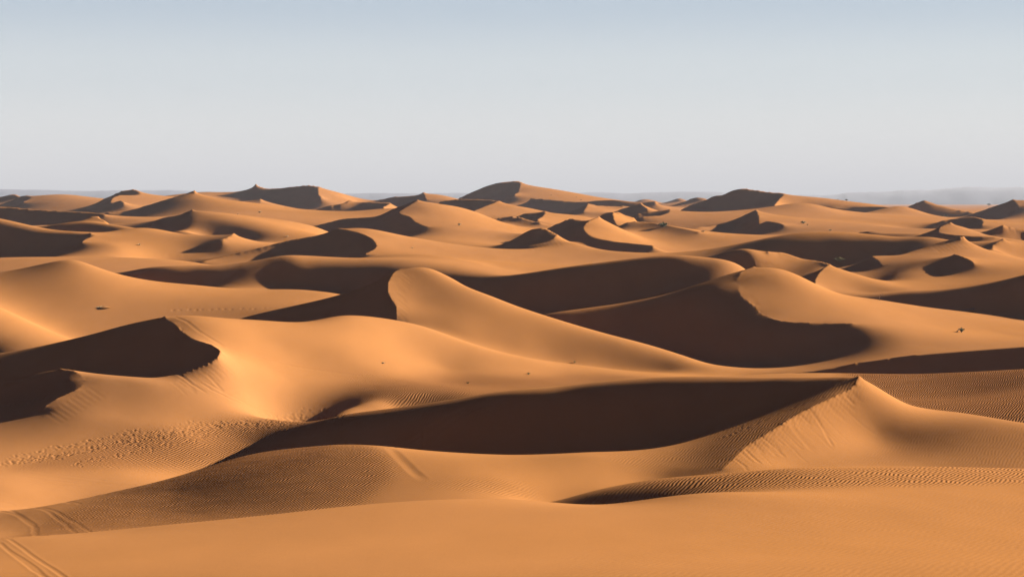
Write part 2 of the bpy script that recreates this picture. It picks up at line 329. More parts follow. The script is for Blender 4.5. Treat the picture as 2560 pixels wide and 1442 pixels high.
ELL0, ELLM = 0.10, 0.036
def solve_level(nu, nt_, W, iters):
    hu = (U1 - U0) / (nu - 1); hs = hu / F
    ht = (T1 - T0) / (nt_ - 1)
    tt = np.linspace(T0, T1, nt_)
    rr = np.exp(tt)
    W0 = np.repeat((floor_z(rr) / rr)[:, None], nu, 1)
    if W is None:
        W = W0.copy()
    S = constraint_samples(hu, ht)
    j = np.rint((S[:, 0] - U0) / hu).astype(int); i = np.rint((S[:, 1] - T0) / ht).astype(int)
    ok = (j >= 0) & (j < nu) & (i >= 0) & (i < nt_)
    S, i, j = S[ok], i[ok], j[ok]
    idx = i * nu + j
    sw = np.bincount(idx, S[:, 3], nu * nt_); cnt = np.bincount(idx, minlength=nu * nt_)
    swv = np.bincount(idx, S[:, 3] * S[:, 2], nu * nt_)
    # a cell holding a strong crest ignores the weaker samples that fall in it
    mx = np.zeros(nu * nt_); np.maximum.at(mx, idx, S[:, 3])
    keep = S[:, 3] >= 0.5 * mx[idx]
    sw = np.bincount(idx[keep], S[keep, 3], nu * nt_); swv = np.bincount(idx[keep], (S[:, 3] * S[:, 2])[keep], nu * nt_)
    val = np.where(sw > 0, swv / np.maximum(sw, 1e-9), 0).reshape(nt_, nu)
    wgt = mx.reshape(nt_, nu)
    cre = np.bincount(idx, S[:, 4], nu * nt_).reshape(nt_, nu) > 0
    wp = np.where(cre, 0.0, 1.0)
    # weights in units where the plate term is 1
    wm = 1.0 / ELLM**2; w0 = (1.0 / np.interp(tt, [math.log(300), math.log(600)], [ELL0, 0.045])**4)[:, None]
    hc = math.sqrt(hs * ht)
    wc = wgt * 2.0 / (0.01**3 * hc)          # line constraint: strength per unit length
    # point-like weights near the crest get averaged by the plate
    def A(X):
        L = lap(X, hs, ht)
        return lap(wp * L, hs, ht) - wm * L + (w0 + wc) * X
    b = w0 * W0 + wc * val
    diag = 6 / hs**4 + 6 / ht**4 + 8 / (hs * ht)**2 + wm * 2 * (1 / hs**2 + 1 / ht**2) + w0 + wc
    M = 1.0 / diag
    r = b - A(W); zz = M * r; p = zz.copy(); rz = float((r * zz).sum()); r0 = rz
    for k in range(iters):
        Ap = A(p); al = rz / float((p * Ap).sum())
        W = W + al * p; r = r - al * Ap
        zz = M * r; rz2 = float((r * zz).sum())
        if rz2 < 1e-10 * r0: break
        p = zz + (rz2 / rz) * p; rz = rz2
    return W

def upsample(W, nu, nt_):
    a, b = W.shape
    yi = np.linspace(0, a - 1, nt_); xi = np.linspace(0, b - 1, nu)
    y0 = np.minimum(yi.astype(int), a - 2); fy = (yi - y0)[:, None]
    x0 = np.minimum(xi.astype(int), b - 2); fx = (xi - x0)[None, :]
    V = W[y0] * (1 - fy) + W[y0 + 1] * fy
    return V[:, x0] * (1 - fx) + V[:, x0 + 1] * fx

levels = [(44, 284, 1200), (86, 566, 600), (171, 1131, 400), (341, 1700, 160), (567, 1800, 60)]
if QUALITY == 'final':
    levels += [(1134, 2650, 40)]
import time
W = None
for nu, nt_, it in levels:
    t_ = time.time()
    if W is not None: W = upsample(W, nu, nt_)
    W = solve_level(nu, nt_, W, it)
    print('level', nu, nt_, round(time.time() - t_, 1))
def rows_to(W, t_old, t_new):
    """cubic interpolation along the rows"""
    k = (t_new - t_old[0]) / (t_old[1] - t_old[0])
    i = np.clip(k.astype(int), 1, len(t_old) - 3); f = (k - i)[:, None]
    p0, p1, p2, p3 = W[i - 1], W[i], W[i + 1], W[i + 2]
    return p1 + 0.5 * f * (p2 - p0 + f * (2 * p0 - 5 * p1 + 4 * p2 - p3 + f * (3 * (p1 - p2) + p3 - p0)))
t_old = np.linspace(T0, T1, W.shape[0])
if QUALITY == 'final':
    lo, hi = math.log(33), math.log(128)
    t_new = np.concatenate([np.arange(T0, lo, 0.006), np.arange(lo, hi, 0.00095), np.arange(hi, math.log(260), 0.0013), np.arange(math.log(260), T1 - 1e-6, 0.002), [T1]])
else:
    t_new = t_old
W = rows_to(W, t_old, t_new)
nt_, nu = W.shape
uu = np.linspace(U0, U1, nu); rr = np.exp(t_new)
Z = W * rr[:, None]
Vs = VH + F * (CAM_H - Z) / rr[:, None]                  # dip of every ground point
DU = uu[1] - uu[0]

def ground_at(u, v):
    """distance of the nearest ground point seen at a bearing and dip"""
    j = (u - U0) / DU; j0 = int(j); fj = j - j0
    col = Vs[:, j0] * (1 - fj) + Vs[:, j0 + 1] * fj
    hit = np.nonzero(col <= v)[0]
    hit = hit[hit > 0]
    i = hit[0] if len(hit) else nt_ - 1
    a0, a1 = col[i - 1], col[i]
    fr = (a0 - v) / (a0 - a1) if a0 != a1 else 0
    return float(rr[i - 1] + (rr[i] - rr[i - 1]) * min(max(fr, 0), 1))
def ground_z(x, y):
    j = np.clip((x / y * F + CX - U0) / DU, 0, nu - 1.001); j0 = int(j); fj = j - j0
    i = np.clip(np.searchsorted(rr, y) - 1, 0, nt_ - 2); fi = (y - rr[i]) / (rr[i + 1] - rr[i])
    return float((Z[i, j0] * (1 - fj) + Z[i, j0 + 1] * fj) * (1 - fi) + (Z[i + 1, j0] * (1 - fj) + Z[i + 1, j0 + 1] * fj) * fi)

# ------------------------------------------------------------------ marks in the sand: wind ripples, slides, tyre tracks, footprints
RIPPLE = np.zeros((nt_, nu), np.float32)
DETAIL = np.zeros((nt_, nu))
UU = np.broadcast_to(uu[None], (nt_, nu))
def zone(poly, r0, r1, amp):
    i0, i1 = np.searchsorted(rr, [r0, r1])
    P = np.array(poly, float)
    j0 = max(0, int((P[:, 0].min() - U0) / DU)); j1 = min(nu, int((P[:, 0].max() - U0) / DU) + 2)
    u = UU[i0:i1, j0:j1]; v = Vs[i0:i1, j0:j1]
    inside = np.zeros(u.shape, bool)
    x0, y0 = P[-1]
    for x1, y1 in P:
        c = ((y1 > v) != (y0 > v)) & (u < (x0 - x1) * (v - y1) / ((y0 - y1) if y0 != y1 else 1e-9) + x1)
        inside ^= c
        x0, y0 = x1, y1
    blk = RIPPLE[i0:i1, j0:j1]
    np.maximum(blk, inside * np.float32(amp), out=blk)
zone([(60,1335),(250,1240),(470,1183),(640,1135),(860,1108),(945,1114),(985,1190),(900,1260),(640,1295),(0,1350)], 72, 98, 1.2)
zone([(440,1195),(560,1148),(700,1118),(840,1106),(800,1160),(640,1195),(480,1215)], 84, 98, 1.9)
zone([(0,1175),(300,1090),(600,1052),(840,1036),(1000,1016),(1260,982),(1260,996),(900,1050),(640,1115),(500,1170),(300,1172)], 96, 124, 1.2)
zone([(820,955),(1100,940),(1500,935),(1640,945),(1400,978),(1150,1004),(1000,1005),(860,970)], 122, 164, 1.4)
zone([(2100,925),(2560,915),(2700,915),(2700,1090),(2560,1064),(2400,1040),(2290,1030)], 104, 152, 2.2)
zone([(1500,1132),(1700,1085),(1900,1030),(2100,950),(2152,934),(2140,968),(2000,1034),(1870,1115),(1820,1165),(1560,1170)], 82, 104, .25)
zone([(1370,1262),(1640,1190),(1850,1172),(2560,1162),(2700,1162),(2700,1205),(1880,1222),(1560,1266)], 60.5, 78, .6)
zone([(2200,1120),(2290,1075),(2560,1064),(2700,1090),(2700,1170),(2050,1166)], 78, 102, .1)
zone([(-20,992),(150,955),(205,950),(150,988),(-20,1020)], 114, 126, 1.0)
zone([(1290,1245),(1000,1205),(1250,1195),(1370,1235)], 72, 88, .35)
zone([(-300,1340),(640,1285),(1280,1245),(1560,1260),(2700,1215),(2700,1500),(-300,1500)], 30, 62, .05)
def soften(A, n):
    for _ in range(n):
        E = np.pad(A, 1, mode='edge')
        A = (E[:-2, 1:-1] + E[2:, 1:-1] + E[1:-1, :-2] + E[1:-1, 2:] + 2 * A) / 6
    return A
def box(A, n, axis):
    P_ = np.concatenate([np.repeat(np.take(A, [0], axis), n + 1, axis), A, np.repeat(np.take(A, [-1], axis), n, axis)], axis)
    c = np.cumsum(P_, axis=axis, dtype=np.float64); k = 2 * n + 1; m = A.shape[axis]
    return (np.take(c, np.arange(k, k + m), axis) - np.take(c, np.arange(0, m), axis)) / k
for _ in range(2):
    RIPPLE = box(box(RIPPLE, 9, 1), 12, 0)
RIPPLE = RIPPLE.astype(np.float32)

def stamp(x, y, rad, dep, rim=0.3):
    """press a round hollow with a raised rim into the sand"""
    i0, i1 = np.searchsorted(rr, [y - 2.2 * rad, y + 2.2 * rad])
    ju = (x / y * F + CX - U0) / DU; hw = 2.2 * rad / y * F / DU
    j0, j1 = int(max(0, ju - hw)), int(min(nu, ju + hw + 2))
    if i1 <= i0 or j1 <= j0: return
    yy = rr[i0:i1][:, None]; xx = (uu[j0:j1][None] - CX) / F * yy
    d2 = ((xx - x) ** 2 + (yy - y) ** 2) / rad ** 2
    h = -dep * np.exp(-d2 * 1.6) + dep * rim * np.exp(-(np.sqrt(d2) - 1.25) ** 2 * 8)
    blk = DETAIL[i0:i1, j0:j1]
    blk[...] = np.where(np.abs(h) > np.abs(blk), h, blk)
def path(pts, step):
    """ground path through points given as bearing and dip"""
    Q = []
    for u, v in pts:
        y = ground_at(u, v); Q.append(((u - CX) / F * y, y))
    Q = np.array(Q); out = []
    for a, b in zip(Q[:-1], Q[1:]):
        n = max(1, int(np.hypot(*(b - a)) / step))
        if np.hypot(*(b - a)) > 60: continue
        out += [a + (b - a) * k / n for k in range(n)]
    return np.array(out) if out else np.zeros((0, 2))
def groove(pts, rad, dep, rim=0.35, fade=True):
    P = path(pts, rad * 0.45)
    for k, (x, y) in enumerate(P):
        e = min(1.0, 6.0 * min(k, len(P) - 1 - k) / max(1, len(P)) + 0.15) if fade else 1.0
        stamp(x, y, rad, dep * e, rim)
rnd = random.Random(7)
# tyre tracks
for pts in ([(0,1278),(50,1290),(90,1318),(112,1338)], [(0,1275),(40,1283),(85,1310),(122,1337)],
            [(90,1270),(125,1280),(165,1310),(190,1331)], [(105,1269),(145,1280),(195,1308),(226,1328)],
            [(0,1269),(75,1269),(180,1258),(270,1248)], [(0,1272),(70,1268),(200,1259)], [(0,1253),(38,1262)],
            [(0,1172),(120,1190),(240,1205),(340,1212)], [(0,1177),(100,1190),(220,1206),(330,1214)], [(0,1182),(90,1196),(200,1208),(300,1213)],
            [(0,1170),(60,1174),(160,1188),(260,1200)], [(0,1200),(100,1208),(200,1215)]):
    groove(pts, 0.15, 0.009, 0.4, fade=False)
for pts in ([(0,1356),(40,1390),(85,1425),(120,1445)], [(10,1366),(50,1392),(90,1420),(112,1445)], [(22,1347),(60,1372),(110,1408),(165,1445)]):
    groove(pts, 0.09, 0.006, 0.5, fade=False)
for d in (0, 12, 28, 40):
    groove([(985 + d * 1.3,1118),(1060 + d,1075),(1150 + d * .8,1025),(1230 + d * .5,998),(1262 + d * .3,988)], 0.15, 0.035, 0.5)
for pts in ([(428,790),(480,815),(520,842),(560,868),(600,880),(690,905),(800,925),(900,938),(1000,945)], [(432,791),(500,830),(560,864),(612,880)],
            [(490,950),(530,975),(580,1000),(640,1025),(720,1040)], [(500,948),(560,982),(620,1012),(700,1035)], [(440,935),(480,960),(520,985)], [(515,932),(560,980),(600,982)],
            [(275,602),(300,614),(325,628)], [(283,601),(305,612),(327,625)], [(335,624),(370,634),(420,640),(480,638)], [(460,640),(490,650),(510,660)], [(430,650),(470,655),(520,660)],
            [(1190,660),(1230,664),(1278,676)], [(1200,658),(1240,663),(1282,674)],
            [(2380,760),(2420,762),(2450,772)], [(2385,758),(2440,762),(2500,775)], [(1822,580),(1838,588)], [(1830,579),(1845,586)]):
    groove(pts, 0.18, 0.025, 0.4)
# avalanche slides on the slip faces
for pts in ([(1963,1048),(1985,1075),(2010,1105),(2035,1132)], [(1970,1047),(1992,1080),(2025,1115),(2045,1130)], [(1975,1043),(1985,1065)], [(2022,1020),(2040,1050)],
            [(2026,1018),(2042,1048),(2075,1090),(2100,1112)], [(2038,1012),(2060,1040),(2100,1085),(2135,1112)], [(2030,1025),(2060,1075),(2085,1118)],
            [(2085,993),(2120,1030),(2160,1065),(2203,1092)], [(2110,985),(2140,1015)], [(1905,1092),(1940,1120),(1965,1145)], [(1880,1105),(1910,1135)], [(2000,1035),(2030,1065)],
            [(1850,1128),(1885,1158)], [(1860,1120),(1905,1160)], [(1835,1145),(1870,1168)]):
    groove(pts, rnd.uniform(.1, .2), rnd.uniform(.008, .02), 0.5)
for k in range(44):
    f_ = rnd.random(); n_ = rnd.uniform(.25, 1.05)
    u = np.interp(f_, [0, .2, .5, .8, 1], [2135, 2085, 2000, 1900, 1838]); v = np.interp(f_, [0, .2, .5, .8, 1], [967, 993, 1033, 1095, 1146]) + rnd.uniform(2, 30)
    L_ = np.interp(f_, [0, .3, .7, 1], [70, 100, 75, 30]) * n_
    groove([(u, v), (u + L_ * .45 + rnd.uniform(-4, 4), v + L_ * .45), (u + L_ * .9, v + L_ * .85)], rnd.uniform(.07, .16), rnd.uniform(.003, .010), 0.5)
for k in range(16):
    u = 425 + k * 9 + rnd.uniform(-4, 4); v = 945 - k * 3.8
    groove([(u + 4, v + 9), (u + 28, v + 26), (u + 52 + rnd.uniform(-8, 8), v + 46)], rnd.uniform(.15, .3), rnd.uniform(.003, .010), 0.6)
for k in range(24):
    f_ = k / 23
    u = np.interp(f_, [0, .25, .5, .75, 1], [1905, 1868, 1850, 1850, 1880]); v = np.interp(f_, [0, .25, .5, .75, 1], [669, 678, 700, 728, 752])
    n_ = rnd.uniform(.5, 1)
    groove([(u, v + 2), (u + 28 * n_, v + 16 * n_), (u + 52 * n_, v + 34 * n_)], 0.22, rnd.uniform(.003, .009), 0.5)
for k in range(14):
    u = 990 + rnd.uniform(-6, 6) + (10 if k < 4 else 0); v = 680 + k * 8
    groove([(u, v), (u + 18, v + 14), (u + 30, v + 24)], 0.2, 0.012, 0.5)
for k in range(10):
    u = 112 + k * 12; v = 1030 - k * 7
    groove([(u, v), (u + 20, v + 14), (u + 45, v + 30)], 0.2, 0.004, 0.5)
for k in range(8):
    u = 1325 + k * 9; v = 612 - k * 2.5
    groove([(u, v + 1), (u + 5, v + 8), (u + 14, v + 20)], 0.3, 0.03, 0.4)
for k in range(9):
    u = 2330 + k * 10; v = 612 - k * 2
    groove([(u, v + 2), (u + 12, v + 12), (u + 24, v + 22)], 0.3, 0.025, 0.4)
groove([(972,1120),(1000,1145),(1030,1175),(1060,1200)], 0.3, 0.02, 0.2)
# footprints
def prints(pts, n, spread, rad=0.105, dep=0.055):
    P = np.array(pts, float)
    L = np.r_[0, np.cumsum(np.hypot(*np.diff(P, axis=0).T))]
    for k in range(n):
        s_ = rnd.uniform(0, L[-1])
        u = np.interp(s_, L, P[:, 0]); v = np.interp(s_, L, P[:, 1]) + rnd.gauss(0, spread)
        y = ground_at(u, v)
        if y > 180: continue
        stamp((u - CX) / F * y, y, rad * rnd.uniform(.8, 1.25), dep * rnd.uniform(.6, 1.2), 0.5)
prints([(0,1160),(150,1138),(300,1108),(420,1082),(560,1062),(700,1052),(860,1040)], 620, 4.5)
prints([(300,1105),(450,1078),(600,1060),(760,1048)], 420, 9)
prints([(20,1145),(150,1118),(280,1090),(350,1078)], 90, 4)
prints([(180,1160),(300,1135),(420,1112),(520,1090)], 130, 4)
prints([(740,1022),(860,1026)], 16, 4)
for u, v in [(1808,1092),(1822,1088),(1838,1082),(1848,1077),(1866,1070),(1872,1068),(1892,1059),(1897,1055),(1914,1050),(1920,1046),(1940,1037),(1946,1034),(1976,1024),(1985,1019),(2004,1012),(2008,1008),(2032,1002),(2056,993)]:
    y = ground_at(u, v); stamp((u - CX) / F * y, y, 0.13, 0.035, 0.5)
prints([(1600,1128),(1700,1100),(1780,1080),(1860,1060)], 80, 4, 0.11, 0.03)
prints([(0,1016),(60,1006),(130,990)], 60, 3, 0.13, .06)
for k in range(14):
    u = 430 + k * 19 + rnd.uniform(-5, 5); v = 775 - k * .3 + rnd.uniform(-2, 1)
    y = ground_at(u, v); stamp((u - CX) / F * y, y, 0.22, 0.1, 0.3)
for k in range(8):
    u = 1893 + k * 5.5; v = 661 + (k % 2) * 1.6
    y = ground_at(u, v); stamp((u - CX) / F * y, y, 0.25, 0.1, 0.6)
DETAIL = soften(np.clip(DETAIL, -0.12, 0.08), 1)


# ------------------------------------------------------------------ materials
def sand_material():
    m = bpy.data.materials.new('sand'); m.use_nodes = True
    n = m.node_tree.nodes; l = m.node_tree.links
    b = n['Principled BSDF']
    b.inputs['Roughness'].default_value = 0.95
    b.inputs['Specular IOR Level'].default_value = 0.0
    tc = n.new('ShaderNodeTexCoord')
    def noise(scale, detail=3.0, stretch=(1, 1, 1), dist=0.0):
        mp = n.new('ShaderNodeMapping'); mp.inputs['Scale'].default_value = stretch
        l.new(tc.outputs['Object'], mp.inputs[0])
        t = n.new('ShaderNodeTexNoise'); t.inputs['Scale'].default_value = scale; t.inputs['Detail'].default_value = detail
        t.inputs['Distortion'].default_value = dist
        l.new(mp.outputs[0], t.inputs['Vector'])
        return t.outputs['Fac']
    def ramp(src, p0, c0, p1, c1):
        r = n.new('ShaderNodeValToRGB'); e = r.color_ramp.elements
        e[0].position, e[0].color, e[1].position, e[1].color = p0, (*c0, 1), p1, (*c1, 1)
        l.new(src, r.inputs[0]); return r.outputs[0]
    def math_(op, a, bb):
        t = n.new('ShaderNodeMath'); t.operation = op
        for k, q in enumerate((a, bb)):
            if isinstance(q, (int, float)): t.inputs[k].default_value = q
            else: l.new(q, t.inputs[k])
        return t.outputs[0]
    def mixc(fac, a, bb, mode='MIX'):
        t = n.new('ShaderNodeMix'); t.data_type = 'RGBA'; t.blend_type = mode
        if isinstance(fac, (int, float)): t.inputs[0].default_value = fac
        else: l.new(fac, t.inputs[0])
        for k, q in ((6, a), (7, bb)):
            if isinstance(q, tuple): t.inputs[k].default_value = (*q, 1)
            else: l.new(q, t.inputs[k])
        return t.outputs[2]
    # large drifts of pinker and of more golden sand, fine grain on top
    base = ramp(noise(0.018, 4), 0.35, SAND_A, 0.65, SAND_B)
    base = mixc(1.0, base, ramp(noise(0.35, 5, (1, 0.35, 1)), 0.3, (.955, .955, .955), 0.7, (1.04, 1.04, 1.04)), 'MULTIPLY')
    base = mixc(1.0, base, ramp(noise(28.0, 2), 0.3, (.90, .90, .90), 0.7, (1.10, 1.10, 1.10)), 'MULTIPLY')
    at = n.new('ShaderNodeAttribute'); at.attribute_name = 'ripple'
    # coarser, darker grains lie where the wind has rippled the sand
    base = mixc(math_('MULTIPLY', at.outputs['Fac'], 0.5), base, (SAND_A[0] * .62, SAND_A[1] * .58, SAND_A[2] * .56))
    l.new(base, b.inputs['Base Color'])
    # wind ripples
    mp = n.new('ShaderNodeMapping'); mp.inputs['Rotation'].default_value = (0, 0, R(24))
    l.new(tc.outputs['Object'], mp.inputs[0])
    wv = n.new('ShaderNodeTexWave'); wv.bands_direction = 'X'; wv.wave_profile = 'SIN'
    wv.inputs['Scale'].default_value = 1.75
    wv.inputs['Distortion'].default_value = 7.0; wv.inputs['Detail'].default_value = 2.5
    wv.inputs['Detail Scale'].default_value = 0.4; wv.inputs['Detail Roughness'].default_value = 0.55
    l.new(mp.outputs[0], wv.inputs['Vector'])
    h = math_('MULTIPLY', wv.outputs['Fac'], at.outputs['Fac'])
    h = math_('MULTIPLY', h, math_('ADD', math_('MULTIPLY', noise(0.25, 2), 1.2), 0.3))
    h = math_('ADD', h, math_('MULTIPLY', noise(1.3, 5), 0.25))
    h = math_('ADD', h, math_('MULTIPLY', noise(14.0, 3), 0.03))
    bp = n.new('ShaderNodeBump'); bp.inputs['Strength'].default_value = 1.0; bp.inputs['Distance'].default_value = 0.035
    l.new(h, bp.inputs['Height']); l.new(bp.outputs[0], b.inputs['Normal'])
    return m

# ------------------------------------------------------------------ one sheet of dunes out to the horizon
def grid_mesh(name, X, Y, Zg, mat):
    a, b = X.shape
    co = np.stack([X, Y, Zg], -1).reshape(-1, 3).astype(np.float32)
    me = bpy.data.meshes.new(name)
    idx = np.arange(a * b, dtype=np.int32).reshape(a, b)
    q = np.stack([idx[:-1, :-1], idx[:-1, 1:], idx[1:, 1:], idx[1:, :-1]], -1).reshape(-1, 4)
    me.vertices.add(len(co)); me.vertices.foreach_set('co', co.ravel())
    me.loops.add(q.size); me.loops.foreach_set('vertex_index', q.ravel())
    me.polygons.add(len(q)); me.polygons.foreach_set('loop_start', np.arange(0, q.size, 4, dtype=np.int32))
    me.polygons.foreach_set('use_smooth', np.ones(len(q), bool))
    me.materials.append(mat)
    me.update(calc_edges=True)
    o = bpy.data.objects.new(name, me); C.objects.link(o)
    return o

# side wings, far plain and the ground behind the camera
sg = (uu - CX) / F
g = np.linspace(0, 1, 60)[1:] ** 2.2
sL = sg[0] - 2.4 * g[::-1]; sR = sg[-1] + 2.4 * g
s_all = np.concatenate([sL, sg, sR])
def wing(edge, s, side):
    d = np.abs(s - side)[None, :]
    x = s[None, :] * rr[:, None]; y = np.broadcast_to(rr[:, None], x.shape)
    und = np.sin(x / 31 + np.sin(y / 47) * 1.3) * np.sin(y / 39 + 0.7 * np.sin(x / 53)) * np.clip(rr[:, None] / 60, 0, 3.0)
    k = np.exp(-d / 0.12)
    return edge[:, None] * k + (1 - k) * (floor_z(rr)[:, None] + und)
Z = Z + DETAIL
Zall = np.concatenate([wing(Z[:, 0], sL, sg[0]), Z, wing(Z[:, -1], sR, sg[-1])], 1)
rf = np.exp(np.linspace(T1, math.log(60000), 60))[1:]
kf = np.exp(-(np.log(rf) - T1) / 0.25)[:, None]
Zfar = Zall[-1][None] * kf + (1 - kf) * floor_z(rf)[:, None]
yb = -np.array([300, 200, 130, 80, 50, 30, 15, 6, 2, -2, -5, -8, -10.5], float)
X = np.concatenate([np.broadcast_to(s_all * rr[0] * 1.0, (len(yb), len(s_all))) * (1 + np.clip(-yb, 0, 400) / 40)[:, None], s_all[None] * rr[:, None], s_all[None] * rf[:, None]])
Y = np.concatenate([np.broadcast_to(yb[:, None], (len(yb), len(s_all))), np.broadcast_to(rr[:, None], (nt_, len(s_all))), np.broadcast_to(rf[:, None], (len(rf), len(s_all)))])
zb = np.interp(yb, [-300, -60, -10, 0, 5, 13], [2, 8, 13.6, 14.2, 13.4, 0])
kb = np.clip((yb - 0) / 13, 0, 1)[:, None]
Zb = (1 - kb) * zb[:, None] + kb * Zall[0][None]
Zm = np.concatenate([Zb, Zall, Zfar])
sand = sand_material()
dunes = grid_mesh('sand_dunes', X, Y, Zm, sand)
dunes['kind'] = 'structure'
rip = np.zeros(X.shape, np.float32)
rip[len(yb):len(yb) + nt_, len(sL):len(sL) + nu] = RIPPLE
at_ = dunes.data.attributes.new('ripple', 'FLOAT', 'POINT'); at_.data.foreach_set('value', rip.ravel())
dunes['label'] = 'rolling orange sand dunes with sharp crests and dark shaded slip faces'

# ------------------------------------------------------------------ distant hills and the hazy air
def hills_material():
    m = bpy.data.materials.new('hill_rock'); m.use_nodes = True
    b = m.node_tree.nodes['Principled BSDF']
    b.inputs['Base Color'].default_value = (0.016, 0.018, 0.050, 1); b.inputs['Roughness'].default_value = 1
    return m
HILL = [(-900,478),(-500,474),(-200,472),(0,474),(120,475),(250,476),(340,476),(420,474),(500,477),(620,480),(800,483),(900,483),(960,482),(1100,484),(1300,484),(1430,481),(1500,481),(1560,485),(1620,482),(1700,478),(1780,479),(1860,484),(1980,488),(2060,490),(2090,487),(2120,483),(2200,480),(2260,475),(2330,475),(2420,468),(2480,468),(2540,467),(2620,470),(2800,472),(3000,476),(3400,474)]
hu_ = np.linspace(-1500, 4000, 900)
rng = np.random.default_rng(4)
top = np.interp(hu_, *np.array(HILL, float).T)
for k in range(5):
    n = 30 * 2 ** k
    top = top + np.interp(hu_, np.linspace(-1500, 4000, n), rng.normal(0, 1.1 / 1.7 ** k, n))
HR = 7000.0
rows = np.linspace(0, 1, 14)
prof = np.sin(np.pi * rows) ** 0.8
Xh, Yh, Zh = [], [], []
for fr, pr in zip(rows, prof):
    r_ = HR * (0.93 + 0.14 * fr)
    zt = CAM_H - HR * (top - VH) / F
    jit = np.interp(hu_, np.linspace(-1500, 4000, 160), rng.normal(0, 0.02, 160)) * (1 if 0 < fr < 1 else 0)
    Xh.append((hu_ - CX) / F * r_); Yh.append(np.full_like(hu_, r_)); Zh.append(-20 + (zt + 20) * np.clip(pr + jit * (pr < 0.97), 0, 1))
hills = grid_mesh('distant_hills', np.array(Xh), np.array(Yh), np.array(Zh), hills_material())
hills['kind'] = 'structure'
hills['label'] = 'low distant hills fading into pale blue haze on the horizon'

if HAZE > 0:
    me = bpy.data.meshes.new('haze')
    x0, x1, y0, y1, z0, z1 = -75000, 75000, -2000, 70000, -60, 420
    vs = [(x, y, z) for z in (z0, z1) for y in (y0, y1) for x in (x0, x1)]
    me.from_pydata(vs, [], [(0, 2, 3, 1), (4, 5, 7, 6), (0, 1, 5, 4), (2, 6, 7, 3), (0, 4, 6, 2), (1, 3, 7, 5)])
    hz = bpy.data.objects.new('haze', me); C.objects.link(hz); hz['kind'] = 'stuff'
    m = bpy.data.materials.new('haze_air'); m.use_nodes = True
    m.node_tree.nodes.remove(m.node_tree.nodes['Principled BSDF'])
    pv = m.node_tree.nodes.new('ShaderNodeVolumePrincipled')
    pv.inputs['Color'].default_value = (0.258, 0.278, 0.330, 1)
    pv.inputs['Density'].default_value = HAZE
    pv.inputs['Anisotropy'].default_value = 0.0
    m.node_tree.links.new(pv.outputs[0], m.node_tree.nodes['Material Output'].inputs['Volume'])
    me.materials.append(m)

# ------------------------------------------------------------------ desert plants, each a thing of its own
def plant_material(name, c0, c1):
    m = bpy.data.materials.new(name); m.use_nodes = True
    n = m.node_tree.nodes; l = m.node_tree.links; b = n['Principled BSDF']; b.inputs['Roughness'].default_value = 0.8
    t = n.new('ShaderNodeTexNoise'); t.inputs['Scale'].default_value = 6
    r = n.new('ShaderNodeValToRGB'); r.color_ramp.elements[0].color = (*c0, 1); r.color_ramp.elements[1].color = (*c1, 1)
    r.color_ramp.elements[0].position = .35; r.color_ramp.elements[1].position = .65
    tc = n.new('ShaderNodeTexCoord'); l.new(tc.outputs['Object'], t.inputs['Vector']); l.new(t.outputs['Fac'], r.inputs[0]); l.new(r.outputs[0], b.inputs['Base Color'])
    return m
M_GREEN = plant_material('green_leaves', (.055, .075, .016), (.11, .12, .03))
M_PALE = plant_material('pale_leaves', (.22, .17, .04), (.34, .27, .08))
M_DRY = plant_material('dry_straw', (.30, .20, .09), (.45, .32, .16))
M_WOOD = plant_material('dead_wood', (.06, .04, .03), (.12, .08, .055))
def tube_path(pts, r0, r1, sides=5):
    V, Q = [], []
    pts = np.array(pts, float); n = len(pts)
    for k, p in enumerate(pts):
        d = pts[min(k + 1, n - 1)] - pts[max(k - 1, 0)]; d /= np.linalg.norm(d) + 1e-9
        a = np.cross(d, (0.3, 0.2, 0.93) if abs(d[2]) < .9 else (1, 0, 0)); a /= np.linalg.norm(a) + 1e-9; c = np.cross(d, a)
        r = r0 + (r1 - r0) * k / (n - 1)
        for s in range(sides):
            t = 2 * math.pi * s / sides
            V.append(p + r * (a * math.cos(t) + c * math.sin(t)))
    for k in range(n - 1):
        for s in range(sides):
            t = (s + 1) % sides
            Q.append((k * sides + s, k * sides + t, (k + 1) * sides + t, (k + 1) * sides + s))
    Q.append(tuple(range(sides))[::-1]); Q.append(tuple(range((n - 1) * sides, n * sides)))
    return V, Q
def mesh_obj(name, parts, mat, parent=None):
    V, Q = [], []
    for v, q in parts:
        k = len(V); V += [tuple(map(float, p)) for p in v]; Q += [tuple(i + k for i in f) for f in q]
    me = bpy.data.meshes.new(name); me.from_pydata(V, [], Q); me.materials.append(mat); me.update()
    o = bpy.data.objects.new(name, me); C.objects.link(o); o.parent = parent
    return o
